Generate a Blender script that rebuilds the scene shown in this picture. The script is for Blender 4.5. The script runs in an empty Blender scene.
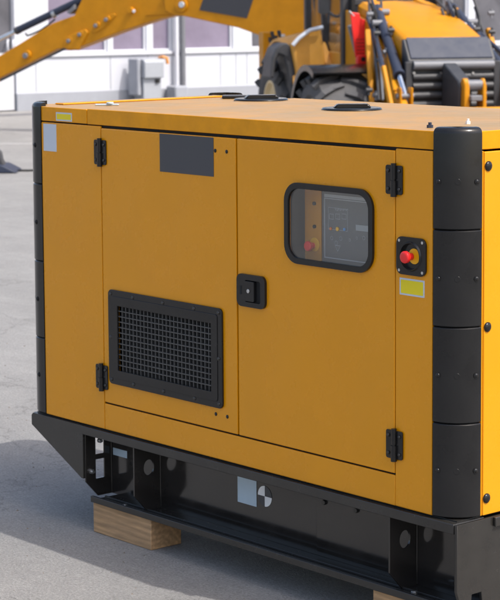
import bpy, bmesh, math, random
from mathutils import Vector, Matrix
from mathutils.geometry import tessellate_polygon
random.seed(7)
S = bpy.context.scene
COL = S.collection
R = math.radians
GZ = -0.36                                   # ground level; z=0 is the deck of the generator skid

# ------------------------------------------------------------------ camera numbers
CF, CPI, CRO, CYA, CPY = 2018.4, 6.0577, -0.3868, 49.3765, 209.37
CAM = Vector((3.6717, -3.8753, 1.4158))
a_, b_, c_ = R(CPI), R(CRO), R(CYA)
FW = Vector((-math.sin(c_)*math.cos(a_), math.cos(c_)*math.cos(a_), -math.sin(a_)))
RT0 = Vector((math.cos(c_), math.sin(c_), 0)); UP0 = RT0.cross(FW)
RT = RT0*math.cos(b_) + UP0*math.sin(b_); UP = -RT0*math.sin(b_) + UP0*math.cos(b_)
FH = Vector((-math.sin(c_), math.cos(c_), 0)); RH = RT0.copy()
def ray(x, y): return FW + RT*((x-250)/CF) - UP*((y-CPY)/CF)
def on(x, y, ax, v):
    d = ray(x, y); return CAM + d*((v-CAM[ax])/d[ax])
def onplane(x, y, p0, n):
    d = ray(x, y); return CAM + d*((p0-CAM).dot(n)/d.dot(n))

# ------------------------------------------------------------------ materials
def mat(name, col, rough=.5, metal=0, vary=.08, nscale=8, bump=0, bscale=200, coat=0, dust=0, dcol=(.45,.38,.28), spec=.5, stretch=None, wave=0, topdust=0):
    m = bpy.data.materials.new(name); m.use_nodes = True
    nt = m.node_tree; N = nt.nodes; L = nt.links
    b = N['Principled BSDF']
    b.inputs['Metallic'].default_value = metal
    b.inputs['Coat Weight'].default_value = coat
    b.inputs['Coat Roughness'].default_value = .08
    b.inputs['Specular IOR Level'].default_value = spec
    tc = N.new('ShaderNodeTexCoord')
    mp = N.new('ShaderNodeMapping'); L.new(tc.outputs['Object'], mp.inputs[0])
    if stretch: mp.inputs['Scale'].default_value = stretch
    n1 = N.new('ShaderNodeTexNoise'); n1.inputs['Scale'].default_value = nscale; n1.inputs['Detail'].default_value = 8; n1.inputs['Roughness'].default_value = .65
    L.new(mp.outputs[0], n1.inputs['Vector'])
    rp = N.new('ShaderNodeMapRange'); rp.inputs[1].default_value = .3; rp.inputs[2].default_value = .7
    rp.inputs[3].default_value = 1-vary; rp.inputs[4].default_value = 1+vary
    L.new(n1.outputs[0], rp.inputs[0])
    mx = N.new('ShaderNodeMix'); mx.data_type = 'RGBA'; mx.blend_type = 'MULTIPLY'; mx.inputs[0].default_value = 1
    mx.inputs[6].default_value = (*col, 1); L.new(rp.outputs[0], mx.inputs[7])
    out = mx.outputs[2]
    if dust or topdust:
        n2 = N.new('ShaderNodeTexNoise'); n2.inputs['Scale'].default_value = 3.1; n2.inputs['Detail'].default_value = 10; n2.inputs['Roughness'].default_value = .7
        L.new(tc.outputs['Object'], n2.inputs['Vector'])
        r2 = N.new('ShaderNodeMapRange'); r2.inputs[1].default_value = .35; r2.inputs[2].default_value = .7; r2.inputs[3].default_value = dust*.4; r2.inputs[4].default_value = dust
        if topdust:
            r2.inputs[3].default_value = topdust*.6; r2.inputs[4].default_value = topdust; r2.clamp = True
            gm = N.new('ShaderNodeNewGeometry'); sx_ = N.new('ShaderNodeSeparateXYZ'); L.new(gm.outputs['Normal'], sx_.inputs[0])
            r3 = N.new('ShaderNodeMapRange'); r3.inputs[1].default_value = .75; r3.inputs[2].default_value = .99; L.new(sx_.outputs[2], r3.inputs[0])
            mu = N.new('ShaderNodeMath'); mu.operation = 'MULTIPLY'; L.new(r2.outputs[0], mu.inputs[0]); L.new(r3.outputs[0], mu.inputs[1])
            class _o: outputs = [mu.outputs[0]]
        L.new(n2.outputs[0], r2.inputs[0])
        if topdust: r2 = _o
        m2 = N.new('ShaderNodeMix'); m2.data_type = 'RGBA'; L.new(r2.outputs[0], m2.inputs[0]); L.new(out, m2.inputs[6]); m2.inputs[7].default_value = (*dcol, 1)
        out = m2.outputs[2]
    L.new(out, b.inputs['Base Color'])
    rr = N.new('ShaderNodeMapRange'); rr.inputs[1].default_value = .3; rr.inputs[2].default_value = .7
    rr.inputs[3].default_value = max(.02, rough-.06); rr.inputs[4].default_value = min(1, rough+.08)
    L.new(n1.outputs[0], rr.inputs[0]); L.new(rr.outputs[0], b.inputs['Roughness'])
    if wave:
        n4 = N.new('ShaderNodeTexNoise'); n4.inputs['Scale'].default_value = 2.6; n4.inputs['Detail'].default_value = 1.5; L.new(tc.outputs['Object'], n4.inputs['Vector'])
        bw = N.new('ShaderNodeBump'); bw.inputs['Strength'].default_value = 1; bw.inputs['Distance'].default_value = wave; L.new(n4.outputs[0], bw.inputs['Height'])
    if bump:
        n3 = N.new('ShaderNodeTexNoise'); n3.inputs['Scale'].default_value = bscale; n3.inputs['Detail'].default_value = 4
        L.new(mp.outputs[0], n3.inputs['Vector'])
        bp = N.new('ShaderNodeBump'); bp.inputs['Strength'].default_value = bump; bp.inputs['Distance'].default_value = .002
        L.new(n3.outputs[0], bp.inputs['Height']); L.new(bp.outputs[0], b.inputs['Normal'])
        if wave: L.new(bw.outputs[0], bp.inputs['Normal'])
    return m
OR = (.68, .272, .0)
M = {}
M['paint'] = mat('yellow_paint', OR, .26, vary=.022, nscale=4, bump=.05, bscale=420, dust=.01, dcol=(.5,.4,.3), spec=.38, wave=.012)
M['roofpaint'] = mat('dusty_roof_paint', OR, .42, vary=.12, nscale=14, bump=.08, bscale=90, topdust=.92, dcol=(.235,.178,.092), spec=.25, wave=.01)
M['mpaint'] = mat('machine_paint', (.53,.215,.0), .45, vary=.1, nscale=6, dust=.02, spec=.25, dcol=(.55,.42,.25))
M['mdust'] = mat('dusty_machine_paint', (.62,.28,.02), .5, vary=.1, nscale=7, dust=.18, dcol=(.42,.33,.22))
M['plastic'] = mat('black_plastic', (.007,.007,.0075), .2, spec=.36, vary=.12, nscale=12, bump=.04, bscale=350, dust=.02, dcol=(.3,.3,.3))
M['black'] = mat('gloss_black_paint', (.012,.011,.011), .13, vary=.2, nscale=9, bump=.03, bscale=40, coat=.3, dust=.05, dcol=(.25,.22,.18))
M['satin'] = mat('satin_black_paint', (.014,.0135,.013), .22, spec=.5, vary=.12, nscale=12, bump=.05, bscale=200, dust=.05, dcol=(.3,.27,.22))
M['dark'] = mat('dark_interior', (.006,.006,.006), .8)
M['darkgrey'] = mat('dark_grey_vinyl', (.045,.045,.052), .45, vary=.05)
M['steel'] = mat('steel', (.5,.5,.5), .32, metal=.9, vary=.15, nscale=30)
M['chrome'] = mat('chrome_rod', (.62,.68,.75), .2, metal=1)
M['lgrey'] = mat('pale_grey_label', (.50,.54,.60), .4, vary=.04)
M['lgrey2'] = mat('blue_grey_label', (.42,.52,.60), .4, vary=.06)
M['ylabel'] = mat('yellow_label', (.72,.58,.0), .4, vary=.05)
M['red'] = mat('red_plastic', (.75,.02,.02), .3, vary=.05)
M['redpaint'] = mat('red_paint', (.78,.02,.015), .45, vary=.15, nscale=5)
M['yplastic'] = mat('yellow_plastic', (.8,.42,.0), .4)
M['panelgrey'] = mat('control_panel_grey', (.10,.105,.11), .4, vary=.05)
M['line'] = mat('panel_print', (.36,.38,.40), .5)
M['lcd'] = mat('lcd_grey', (.30,.32,.33), .3)
M['blue'] = mat('blue_dot', (.1,.3,.6), .4); M['orange'] = mat('orange_dot', (.75,.2,.05), .4)
M['white'] = mat('white_vinyl', (.75,.75,.75), .4)
M['rubber'] = mat('tyre_rubber', (.035,.036,.04), .7, vary=.25, nscale=10, bump=.3, bscale=50, dust=.25, dcol=(.2,.19,.18))
M['rimpaint'] = mat('wheel_rim', (.72,.55,.3), .5, dust=.2)
M['bluegrey'] = mat('blue_grey_cover', (.028,.036,.060), .5, vary=.1, dust=.02, spec=.25, dcol=(.3,.3,.35))
M['mdark'] = mat('machine_dark_grey', (.024,.025,.029), .5, vary=.15, nscale=12, dust=.08, dcol=(.3,.3,.3))
M['wallwhite'] = mat('white_cladding', (.56,.575,.62), .5, vary=.015, nscale=3)
M['framewhite'] = mat('white_frame', (.60,.61,.65), .4, vary=.02)
M['plinth'] = mat('grey_plinth', (.31,.325,.36), .8, vary=.05, nscale=6, bump=.3, bscale=80)
M['curtain'] = mat('mauve_pane', (.20,.17,.235), .18, vary=.12, nscale=2, spec=.6)
M['darkpane'] = mat('dark_pane', (.10,.10,.115), .12, vary=.3, nscale=1.5, spec=.6)
M['greymetal'] = mat('grey_metal', (.16,.165,.18), .5, vary=.08)
M['cabinet'] = mat('cabinet_grey', (.33,.35,.38), .5, vary=.04)
M['cabdark'] = mat('machine_window', (.025,.028,.032), .1, vary=.3, nscale=3)

def glass(name, tint=(.98,.99,.99), refl=1.0):
    m = bpy.data.materials.new(name); m.use_nodes = True
    nt = m.node_tree; N = nt.nodes; L = nt.links; N.clear()
    o = N.new('ShaderNodeOutputMaterial'); t = N.new('ShaderNodeBsdfTransparent'); g = N.new('ShaderNodeBsdfGlossy')
    t.inputs[0].default_value = (*tint, 1); g.inputs['Roughness'].default_value = .03; g.inputs[0].default_value = (refl,)*3+(1,)
    lw = N.new('ShaderNodeLayerWeight'); lw.inputs[0].default_value = .5
    pw = N.new('ShaderNodeMath'); pw.operation = 'POWER'; pw.inputs[1].default_value = 4; L.new(lw.outputs['Facing'], pw.inputs[0])
    ma = N.new('ShaderNodeMath'); ma.operation = 'MULTIPLY_ADD'; ma.inputs[1].default_value = .9; ma.inputs[2].default_value = .055; L.new(pw.outputs[0], ma.inputs[0])
    mx = N.new('ShaderNodeMixShader'); L.new(ma.outputs[0], mx.inputs[0]); L.new(t.outputs[0], mx.inputs[1]); L.new(g.outputs[0], mx.inputs[2])
    L.new(mx.outputs[0], o.inputs[0]); return m
M['glass'] = glass('clear_glass')

def wood():
    m = mat('pine_timber', (.43,.25,.115), .78, vary=.3, nscale=5, bump=.5, bscale=60, stretch=(1.5,14,14), dust=.12, dcol=(.5,.42,.32))
    nt = m.node_tree; N = nt.nodes; L = nt.links; b = N['Principled BSDF']
    tc = N.new('ShaderNodeTexCoord'); mp = N.new('ShaderNodeMapping'); mp.inputs['Scale'].default_value = (.6,9,9); mp.inputs['Location'].default_value = (.1,.31,.42); L.new(tc.outputs['Object'], mp.inputs[0])
    w = N.new('ShaderNodeTexWave'); w.wave_type = 'RINGS'; w.rings_direction = 'X'; w.inputs['Scale'].default_value = 1.7; w.inputs['Distortion'].default_value = 7; w.inputs['Detail'].default_value = 5; w.inputs['Detail Scale'].default_value = 1.6
    L.new(mp.outputs[0], w.inputs['Vector'])
    r = N.new('ShaderNodeMapRange'); r.inputs[3].default_value = .84; r.inputs[4].default_value = 1.10; L.new(w.outputs['Fac'], r.inputs[0])
    old = b.inputs['Base Color'].links[0].from_socket
    mx = N.new('ShaderNodeMix'); mx.data_type = 'RGBA'; mx.blend_type = 'MULTIPLY'; mx.inputs[0].default_value = 1; L.new(old, mx.inputs[6]); L.new(r.outputs[0], mx.inputs[7]); L.new(mx.outputs[2], b.inputs['Base Color'])
    return m
M['wood'] = wood()

def ground_mat():
    m = bpy.data.materials.new('worn_concrete'); m.use_nodes = True
    nt = m.node_tree; N = nt.nodes; L = nt.links; b = N['Principled BSDF']
    tc = N.new('ShaderNodeTexCoord')
    def noise(sc, det=6, ro=.6, st=None, rot=0):
        v = tc.outputs['Object']
        if st:
            mp = N.new('ShaderNodeMapping'); mp.inputs['Scale'].default_value = st; mp.inputs['Rotation'].default_value = (0,0,rot); L.new(v, mp.inputs[0]); v = mp.outputs[0]
        n = N.new('ShaderNodeTexNoise'); n.inputs['Scale'].default_value = sc; n.inputs['Detail'].default_value = det; n.inputs['Roughness'].default_value = ro
        L.new(v, n.inputs['Vector']); return n.outputs[0]
    def mr(s, a, b2, c, d):
        r = N.new('ShaderNodeMapRange'); r.inputs[1].default_value = a; r.inputs[2].default_value = b2; r.inputs[3].default_value = c; r.inputs[4].default_value = d
        L.new(s, r.inputs[0]); return r.outputs[0]
    def mul(x, y):
        k = N.new('ShaderNodeMath'); k.operation = 'MULTIPLY'; L.new(x, k.inputs[0]); L.new(y, k.inputs[1]); return k.outputs[0]
    fine = mr(noise(120, 4, .8), .28, .72, .56, 1.40)
    mid = mr(noise(38, 8, .8), .3, .7, .84, 1.15)
    big = mr(noise(1.7, 7, .7), .3, .7, .86, 1.11)
    streak = mr(noise(1.4, 8, .7, (1, 9, 1), R(-CYA-4)), .3, .7, .94, 1.05)
    w = N.new('ShaderNodeTexVoronoi'); w.feature = 'DISTANCE_TO_EDGE'; w.inputs['Scale'].default_value = .62
    nd = N.new('ShaderNodeTexNoise'); nd.inputs['Scale'].default_value = 2.5; nd.inputs['Detail'].default_value = 9; nd.inputs['Roughness'].default_value = .7; L.new(tc.outputs['Object'], nd.inputs['Vector'])
    va = N.new('ShaderNodeVectorMath'); va.operation = 'MULTIPLY_ADD'; va.inputs[1].default_value = (.9,.9,.9); L.new(nd.outputs[1], va.inputs[0]); L.new(tc.outputs['Object'], va.inputs[2]); L.new(va.outputs[0], w.inputs['Vector'])
    crack = mr(w.outputs[0], 0, .006, .62, 1.0)
    pit = mr(noise(45, 3, .6), .28, .40, .80, 1.0)
    v = mul(mul(mul(fine, mid), mul(big, streak)), mul(crack, pit))
    mx = N.new('ShaderNodeMix'); mx.data_type = 'RGBA'; mx.blend_type = 'MULTIPLY'; mx.inputs[0].default_value = 1
    mx.inputs[6].default_value = (.275,.269,.257,1); L.new(v, mx.inputs[7]); L.new(mx.outputs[2], b.inputs['Base Color'])
    b.inputs['Roughness'].default_value = .85
    bp = N.new('ShaderNodeBump'); bp.inputs['Strength'].default_value = .8; bp.inputs['Distance'].default_value = .005
    L.new(v, bp.inputs['Height']); L.new(bp.outputs[0], b.inputs['Normal'])
    return m
M['ground'] = ground_mat()

# ------------------------------------------------------------------ mesh building
class MB:
    def __init__(s): s.bm = bmesh.new()
    def box(s, x0, x1, y0, y1, z0, z1, mtx=None):
        vs = [Vector((x, y, z)) for x in (x0, x1) for y in (y0, y1) for z in (z0, z1)]
        if mtx: vs = [mtx @ v for v in vs]
        v = [s.bm.verts.new(q) for q in vs]
        for f in ((0,1,3,2),(4,6,7,5),(0,4,5,1),(2,3,7,6),(0,2,6,4),(1,5,7,3)): s.bm.faces.new([v[i] for i in f])
        return s
    def beam(s, p, q, w, h, up=Vector((0,0,1))):
        p = Vector(p); q = Vector(q); d = (q-p); L = d.length; d.normalize()
        x = d.cross(up).normalized(); u = x.cross(d)
        m = Matrix((( d.x, x.x, u.x, p.x),(d.y, x.y, u.y, p.y),(d.z, x.z, u.z, p.z),(0,0,0,1)))
        return s.box(0, L, -w/2, w/2, -h/2, h/2, m)
    def cyl(s, p, q, r, r2=None, n=20, cap=True):
        p = Vector(p); q = Vector(q); r2 = r if r2 is None else r2
        d = (q-p).normalized(); x = d.orthogonal().normalized(); y = d.cross(x)
        A = [s.bm.verts.new(p+(x*math.cos(t)+y*math.sin(t))*r) for t in [2*math.pi*i/n for i in range(n)]]
        B = [s.bm.verts.new(q+(x*math.cos(t)+y*math.sin(t))*r2) for t in [2*math.pi*i/n for i in range(n)]]
        for i in range(n): s.bm.faces.new((A[i], A[(i+1)%n], B[(i+1)%n], B[i]))
        if cap: s.bm.faces.new(A[::-1]); s.bm.faces.new(B)
        return s
    def tube(s, pts, r, n=10):
        pts = [Vector(p) for p in pts]; rings = []
        for i, p in enumerate(pts):
            d = (pts[min(i+1, len(pts)-1)]-pts[max(i-1, 0)]).normalized()
            x = d.cross(Vector((.13,.2,.97))).normalized(); y = d.cross(x)
            rings.append([s.bm.verts.new(p+(x*math.cos(t)+y*math.sin(t))*r) for t in [2*math.pi*k/n for k in range(n)]])
        for A, B in zip(rings, rings[1:]):
            for i in range(n): s.bm.faces.new((A[i], A[(i+1)%n], B[(i+1)%n], B[i]))
        s.bm.faces.new(rings[0][::-1]); s.bm.faces.new(rings[-1]); return s
    def dome(s, c, axis, r, h, n=16, k=4):
        c = Vector(c); d = Vector(axis).normalized(); x = d.orthogonal().normalized(); y = d.cross(x)
        prev = None
        for j in range(k):
            t = j/k*math.pi/2; rr = r*math.cos(t); hh = h*math.sin(t)
            ring = [s.bm.verts.new(c+(x*math.cos(a)+y*math.sin(a))*rr+d*hh) for a in [2*math.pi*i/n for i in range(n)]]
            if prev:
                for i in range(n): s.bm.faces.new((prev[i], prev[(i+1)%n], ring[(i+1)%n], ring[i]))
            prev = ring
        top = s.bm.verts.new(c+d*h)
        for i in range(n): s.bm.faces.new((prev[i], prev[(i+1)%n], top))
        return s
    def lathe(s, c, axis, prof, n=40):
        c = Vector(c); d = Vector(axis).normalized(); x = d.orthogonal().normalized(); y = d.cross(x)
        rings = [[s.bm.verts.new(c+(x*math.cos(a)+y*math.sin(a))*r+d*h) for a in [2*math.pi*i/n for i in range(n)]] for r, h in prof]
        for A, B in zip(rings, rings[1:]):
            for i in range(n): s.bm.faces.new((A[i], A[(i+1)%n], B[(i+1)%n], B[i]))
        return s
    def plate(s, loops, o, ux, uy, t):
        """2-D loops (outer, holes) in frame o,ux,uy extruded by t along ux x uy (negative = backwards)"""
        o = Vector(o); ux = Vector(ux); uy = Vector(uy); nz = ux.cross(uy).normalized()
        flat = [p for l in loops for p in l]
        tri = tessellate_polygon([[Vector((p[0], p[1], 0)) for p in l] for l in loops])
        A = [s.bm.verts.new(o+ux*p[0]+uy*p[1]) for p in flat]
        B = [s.bm.verts.new(o+ux*p[0]+uy*p[1]+nz*t) for p in flat]
        for f in tri:
            try: s.bm.faces.new([A[i] for i in f]); s.bm.faces.new([B[i] for i in reversed(f)])
            except ValueError: pass
        k = 0
        for l in loops:
            n = len(l)
            for i in range(n):
                j = (i+1) % n; s.bm.faces.new((A[k+i], A[k+j], B[k+j], B[k+i]))
            k += n
        return s
    def build(s, name, m, parent=None, off=None, bevel=0, seg=2, smooth=False, sub=0):
        bm = s.bm
        bmesh.ops.recalc_face_normals(bm, faces=bm.faces)
        c = sum((v.co for v in bm.verts), Vector())/len(bm.verts)
        if parent is None and off is None: c.z = min(v.co.z for v in bm.verts)
        bmesh.ops.translate(bm, verts=bm.verts, vec=-c)
        me = bpy.data.meshes.new(name); bm.to_mesh(me); bm.free()
        o = bpy.data.objects.new(name, me); COL.objects.link(o); me.materials.append(m)
        po = ORG.get(parent.name, Vector()) if parent else Vector()
        o.location = c-po; ORG[o.name] = c
        if parent: o.parent = parent
        if bevel:
            md = o.modifiers.new('b', 'BEVEL'); md.width = bevel; md.segments = seg; md.limit_method = 'ANGLE'; md.angle_limit = R(40)
            md.harden_normals = False
        if smooth or bevel:
            for p in me.polygons: p.use_smooth = True
            try: me.set_sharp_from_angle(angle=R(38))
            except Exception: pass
        if bevel:
            wn = o.modifiers.new('w', 'WEIGHTED_NORMAL'); wn.keep_sharp = True
        return o
ORG = {}
def tag(o, label=None, cat=None, group=None, kind=None):
    if label: o['label'] = label
    if cat: o['category'] = cat
    if group: o['group'] = group
    if kind: o['kind'] = kind
    return o
def empty(name, loc, rz=0, local=False):
    e = bpy.data.objects.new(name, None); COL.objects.link(e); e.location = loc; e.rotation_euler = (0,0,rz); e.empty_display_size = .2
    ORG[e.name] = Vector() if local else Vector(loc); return e
def rect(x0, x1, y0, y1): return [(x0,y0),(x1,y0),(x1,y1),(x0,y1)]
def rrect(x0, x1, y0, y1, r, n=7):
    out = []
    for cx, cy, a0 in ((x1-r,y0+r,-90),(x1-r,y1-r,0),(x0+r,y1-r,90),(x0+r,y0+r,180)):
        for i in range(n+1):
            t = R(a0+90*i/n); out.append((cx+r*math.cos(t), cy+r*math.sin(t)))
    return out
def circ(cx, cy, r, n=28, ry=None): return [(cx+r*math.cos(2*math.pi*i/n), cy+(ry or r)*math.sin(2*math.pi*i/n)) for i in range(n)]
X, Y, Z = Vector((1,0,0)), Vector((0,1,0)), Vector((0,0,1))
def face(loops, y, t): return MB().plate(loops, (0,y,0), X, Z, t)       # X x Z = -Y : t>0 comes out of the long face

# ================================================================== GROUND
g = MB(); g.box(-1500,1500,-1500,1500,GZ-.4,GZ); tag(g.build('ground', M['ground'], off=1), kind='structure')

# ================================================================== GENERATOR
L_, W_ = 2.030, .908
gen = empty('generator', (-1.0, .45, GZ))
tag(gen, 'yellow enclosed generator set with black corner posts on a black steel skid', 'generator')
rr_ = .09
# --- roof
def plan(x0, x1, y0, y1, r=.085, n=8, left=True, right=True):
    pts = []
    def arc(cx, cy, a0):
        for i in range(n+1):
            t = R(a0+90*i/n); pts.append((cx+r*math.cos(t), cy+r*math.sin(t)))
    if right: arc(x1-r,y0+r,-90); arc(x1-r,y1-r,0)
    else: pts.extend([(x1,y0),(x1,y1)])
    if left: arc(x0+r,y1-r,90); arc(x0+r,y0+r,180)
    else: pts.extend([(x0,y1),(x0,y0)])
    return pts
rf = MB().plate([plan(-1.658, 0, 0, W_, left=False, r=.125)], (0,0,1.0015), X, Y, .0505).build('roof', M['roofpaint'], gen, bevel=.016, seg=4)
MB().plate([plan(-L_, -1.661, 0, W_, right=False, r=.125)], (0,0,1.0025), X, Y, .0475).build('roof_end_cap', M['roofpaint'], gen, bevel=.014, seg=4)
# roof rim folded along the end
MB().box(-1.98,-1.93,.10,W_-.1,1.050,1.056).build('roof_flange', M['roofpaint'], gen, bevel=.003)
# --- inner dark shell behind the seams (open behind the window and the vent)
sh = MB()
sh.box(-1.93,-.09,.012,.02,0,1.0)
core = MB()
core.box(-1.95,-1.59,.02,.03,.0,1.0); core.box(-.90,-.74,.02,.03,0,1.0)
sh.bm.free()
seam = MB()
for x0, x1, z0, z1 in ((-1.62,-1.57,.0,1.0),(-.915,-.895,.09,1.0),(-.25,-.22,0,1.0),(-1.6,-.22,.07,.11),(-1.6,-.22,.975,1.0012),(-1.93,-1.57,.985,1.002),(-.25,-.085,.985,1.001)):
    seam.box(x0,x1,.0085+random.random()*.0008,.011,z0,z1)
seam.build('seam_backing', M['dark'], gen)
core.bm.free()
# --- fixed side panels
lp = face([rect(-1.918,-1.5865,.002,.998)], .008, .008).build('side_panel', M['paint'], gen, bevel=.0025)
rp = face([rect(-.2335,-.094,.002,.998)], .008, .008).build('side_panel', M['paint'], gen, bevel=.0025)
br = face([rect(-1.5845,-.2355,.002,.0885)], .008, .008).build('lower_rail', M['paint'], gen, bevel=.0025)
# --- doors
VX0, VX1, VZ0, VZ1 = -1.505, -1.013, .202, .431
d1 = face([rect(-1.5825,-.9095,.0935,.992), rect(VX0,VX1,VZ0,VZ1)], .009, .010).build('door', M['paint'], gen, bevel=.003)
WX0, WX1, WZ0, WZ1 = -.674, -.326, .653, .869
d2 = face([rect(-.9035,-.2375,.0935,.992), rrect(WX0,WX1,WZ0,WZ1,.045)], .009, .010).build('door', M['paint'], gen, bevel=.003)
tag(d1, 'left door with black vent grille and dark plaque'); tag(d2, 'right door with rounded window and latch')
# --- far side, end faces
MB().box(-L_+rr_,-rr_,W_-.008,W_,.002,.998).build('rear_side_panel', M['paint'], gen, bevel=.002)
MB().box(-L_,-L_+.008,.088,W_-.088,.002,.998).build('end_panel', M['paint'], gen, bevel=.002)
MB().box(-.008,0,.0935,.0985,.002,.998).build('end_trim', M['paint'], gen, bevel=.002)
ep = MB().box(-.008,.0015,.1005,W_-.0885,.002,.996).build('end_panel', M['paint'], gen, bevel=.0025)
for z in (.957,.521,.049):
    MB().cyl((.0015,.114,z),(.004,.114,z),.0135,n=24).dome((.004,.114,z),X,.0125,.005,24).build('cap_plug', M['plastic'], ep, smooth=True)
    MB().cyl((.0015,W_-.114,z),(.004,W_-.114,z),.0135,n=24).dome((.004,W_-.114,z),X,.0125,.005,24).build('cap_plug', M['plastic'], ep, smooth=True)

# --- corner posts (four stacked mouldings each)
zs_ = [0.003,.262,.525,.788,1.064]
def post(cx, cy, sx, sy):
    P = empty('corner_post', (cx,cy,0)); P.parent = gen; P.location = Vector((cx,cy,0))-ORG[gen.name]
    return P
def postmesh(sx, sy, cx, cy, ext=0.0, ext2=0.0):
    root = None; r = .089; o = .0025; cxx, cyy = -r, r; ro = r+o; n = 18
    for k in range(4):
        z0, z1 = zs_[k]+(.0008 if k else 0), zs_[k+1]-.0008
        prof = [(0,.003),(.003,0)]
        h = z1-z0
        if k == 3: prof += [(h-.017,0),(h-.012,.001),(h-.007,.0035),(h-.003,.008),(h-.001,.013),(h,.022)]
        else: prof += [(h-.003,0),(h,.003)]
        m = MB(); prev = None
        for hz, ins in prof:
            ring = [(-r-ext, .02),(-r-ext,-o+ins)]
            for i in range(n+1):
                t = R(-90+90*i/n); ring.append((cxx+(ro-ins)*math.cos(t), cyy+(ro-ins)*math.sin(t)))
            ring += [(o-ins, r+ext2),(-.02, r+ext2),(-.035,.035)]
            vs = [m.bm.verts.new((cx+sx*px, cy+sy*py, z0+hz)) for px, py in ring]
            if prev:
                q = len(vs)
                for i in range(q): m.bm.faces.new((prev[i],prev[(i+1)%q],vs[(i+1)%q],vs[i]))
            else: m.bm.faces.new(vs)
            prev = vs
        m.bm.faces.new(prev)
        if root is None: root = m.build('corner_post', M['plastic'], gen, smooth=True)
        else: m.build('post_segment', M['plastic'], root, smooth=True)
        zc = (z0+z1)/2+(.0 if k < 3 else -.008)
        # screws on both flanks and a moulding mark in the middle
        for ang, rad, hh in ((-79,.0062,.003),(-11,.0062,.003),(-45,.008,.0006)):
            t = R(ang); n_ = Vector((sx*math.cos(t), sy*math.sin(t), 0))
            c = Vector((cx+sx*cxx, cy+sy*cyy, zc)) + n_*(ro-.0005)
            mm = MB()
            if hh > .001: mm.cyl(c, c+n_*.0025, rad+.002, n=18).dome(c+n_*.0025, n_, rad, hh, 14); mm.build('screw', M['plastic'], root, smooth=True)
            else: mm.cyl(c, c+n_*.0012, rad, n=24).build('moulding_mark', M['plastic'], root, bevel=.0005)
postmesh(1,1,0,0); postmesh(-1,1,-L_,0,.022); postmesh(1,-1,0,W_); postmesh(-1,-1,-L_,W_)

# --- hinges
def hinge(parent, x, z, w=.064, h=.08):
    hb = MB()
    for s in (-1, 1):
        x0, x1 = sorted((x+s*.0055, x+s*w/2))
        hb.plate([rrect(x0, x1, z-h/2, z+h/2, .006, 3)], (0,-.0015,0), X, Z, .004)
    h0 = hb.build('hinge', M['plastic'], parent, bevel=.001)
    MB().cyl((x+.002,-.008,z-h/2-.006),(x+.002,-.008,z-.002),.0088,n=18).cyl((x+.002,-.008,z+.002),(x+.002,-.008,z+h/2+.006),.0075,n=18).cyl((x+.002,-.008,z-.002),(x+.002,-.008,z+.002),.005,n=12).build('hinge_barrel', M['plastic'], parent, smooth=True)
    b = MB()
    for s in (-1, 1):
        for t in (-1, 1):
            c = (x+s*.021, -.0055, z+t*.025); MB().cyl(c, (c[0],-.0075,c[2]), .0058, n=6).dome((c[0],-.0075,c[2]), -Y, .0048, .003, 12).build('hinge_bolt', M['satin'], parent, smooth=True)
    b.bm.free()
hinge(d1, -1.584, .914); hinge(d1, -1.592, .176); hinge(d2, -.2365, .912); hinge(d2, -.2345, .176)

# --- vent grille in left door
vf = face([rrect(-1.547,-.972,.163,.472,.016,4), rect(VX0+.008,VX1-.008,VZ0+.008,VZ1-.008)], -.0015, .007).build('vent_frame', M['plastic'], d1, bevel=.003)
face([rrect(-1.527,-.992,.183,.452,.01,3), rect(VX0+.009,VX1-.009,VZ0+.009,VZ1-.009)], -.0087, .002).build('vent_bead', M['plastic'], d1, bevel=.001)
gr = MB()
nx, nz = 25, 12
for i in range(1, nx):
    x = VX0+.008+(VX1-VX0-.016)*i/nx; gr.box(x-.0017,x+.0017,-.004,.010,VZ0+.004,VZ1-.004)
for i in range(1, nz):
    z = VZ0+.008+(VZ1-VZ0-.016)*i/nz; gr.box(VX0+.004,VX1-.004,-.0055,.004,z-.0016,z+.0016)
gr.build('vent_mesh', mat('grey_wire',(.055,.055,.055),.4), d1)
gb = MB()
gb.box(VX0-.02,VX1+.02,.07,.075,VZ0-.02,VZ1+.02); gb.box(VX0-.02,VX0-.015,.012,.07,VZ0-.02,VZ1+.02); gb.box(VX1+.015,VX1+.02,.012,.07,VZ0-.02,VZ1+.02)
gb.box(VX0-.015,VX1+.015,.012,.07,VZ0-.02,VZ0-.015); gb.box(VX0-.015,VX1+.015,.012,.07,VZ1+.015,VZ1+.02)
gb.build('vent_duct', M['dark'], d1)
rv = MB()
for x in (-1.532,-1.415,-1.26,-1.105,-.987):
    for z in (.177,.458):
        MB().cyl((x,-.0085,z),(x,-.0095,z),.0065,n=16).dome((x,-.0095,z),-Y,.0055,.003,14).build('vent_rivet', M['satin'], d1, smooth=True)
for x in (-1.532,-.987): MB().cyl((x,-.0085,.317),(x,-.0095,.317),.0065,n=16).dome((x,-.0095,.317),-Y,.0055,.003,14).build('vent_rivet', M['satin'], d1, smooth=True)
rv.bm.free()

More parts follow.
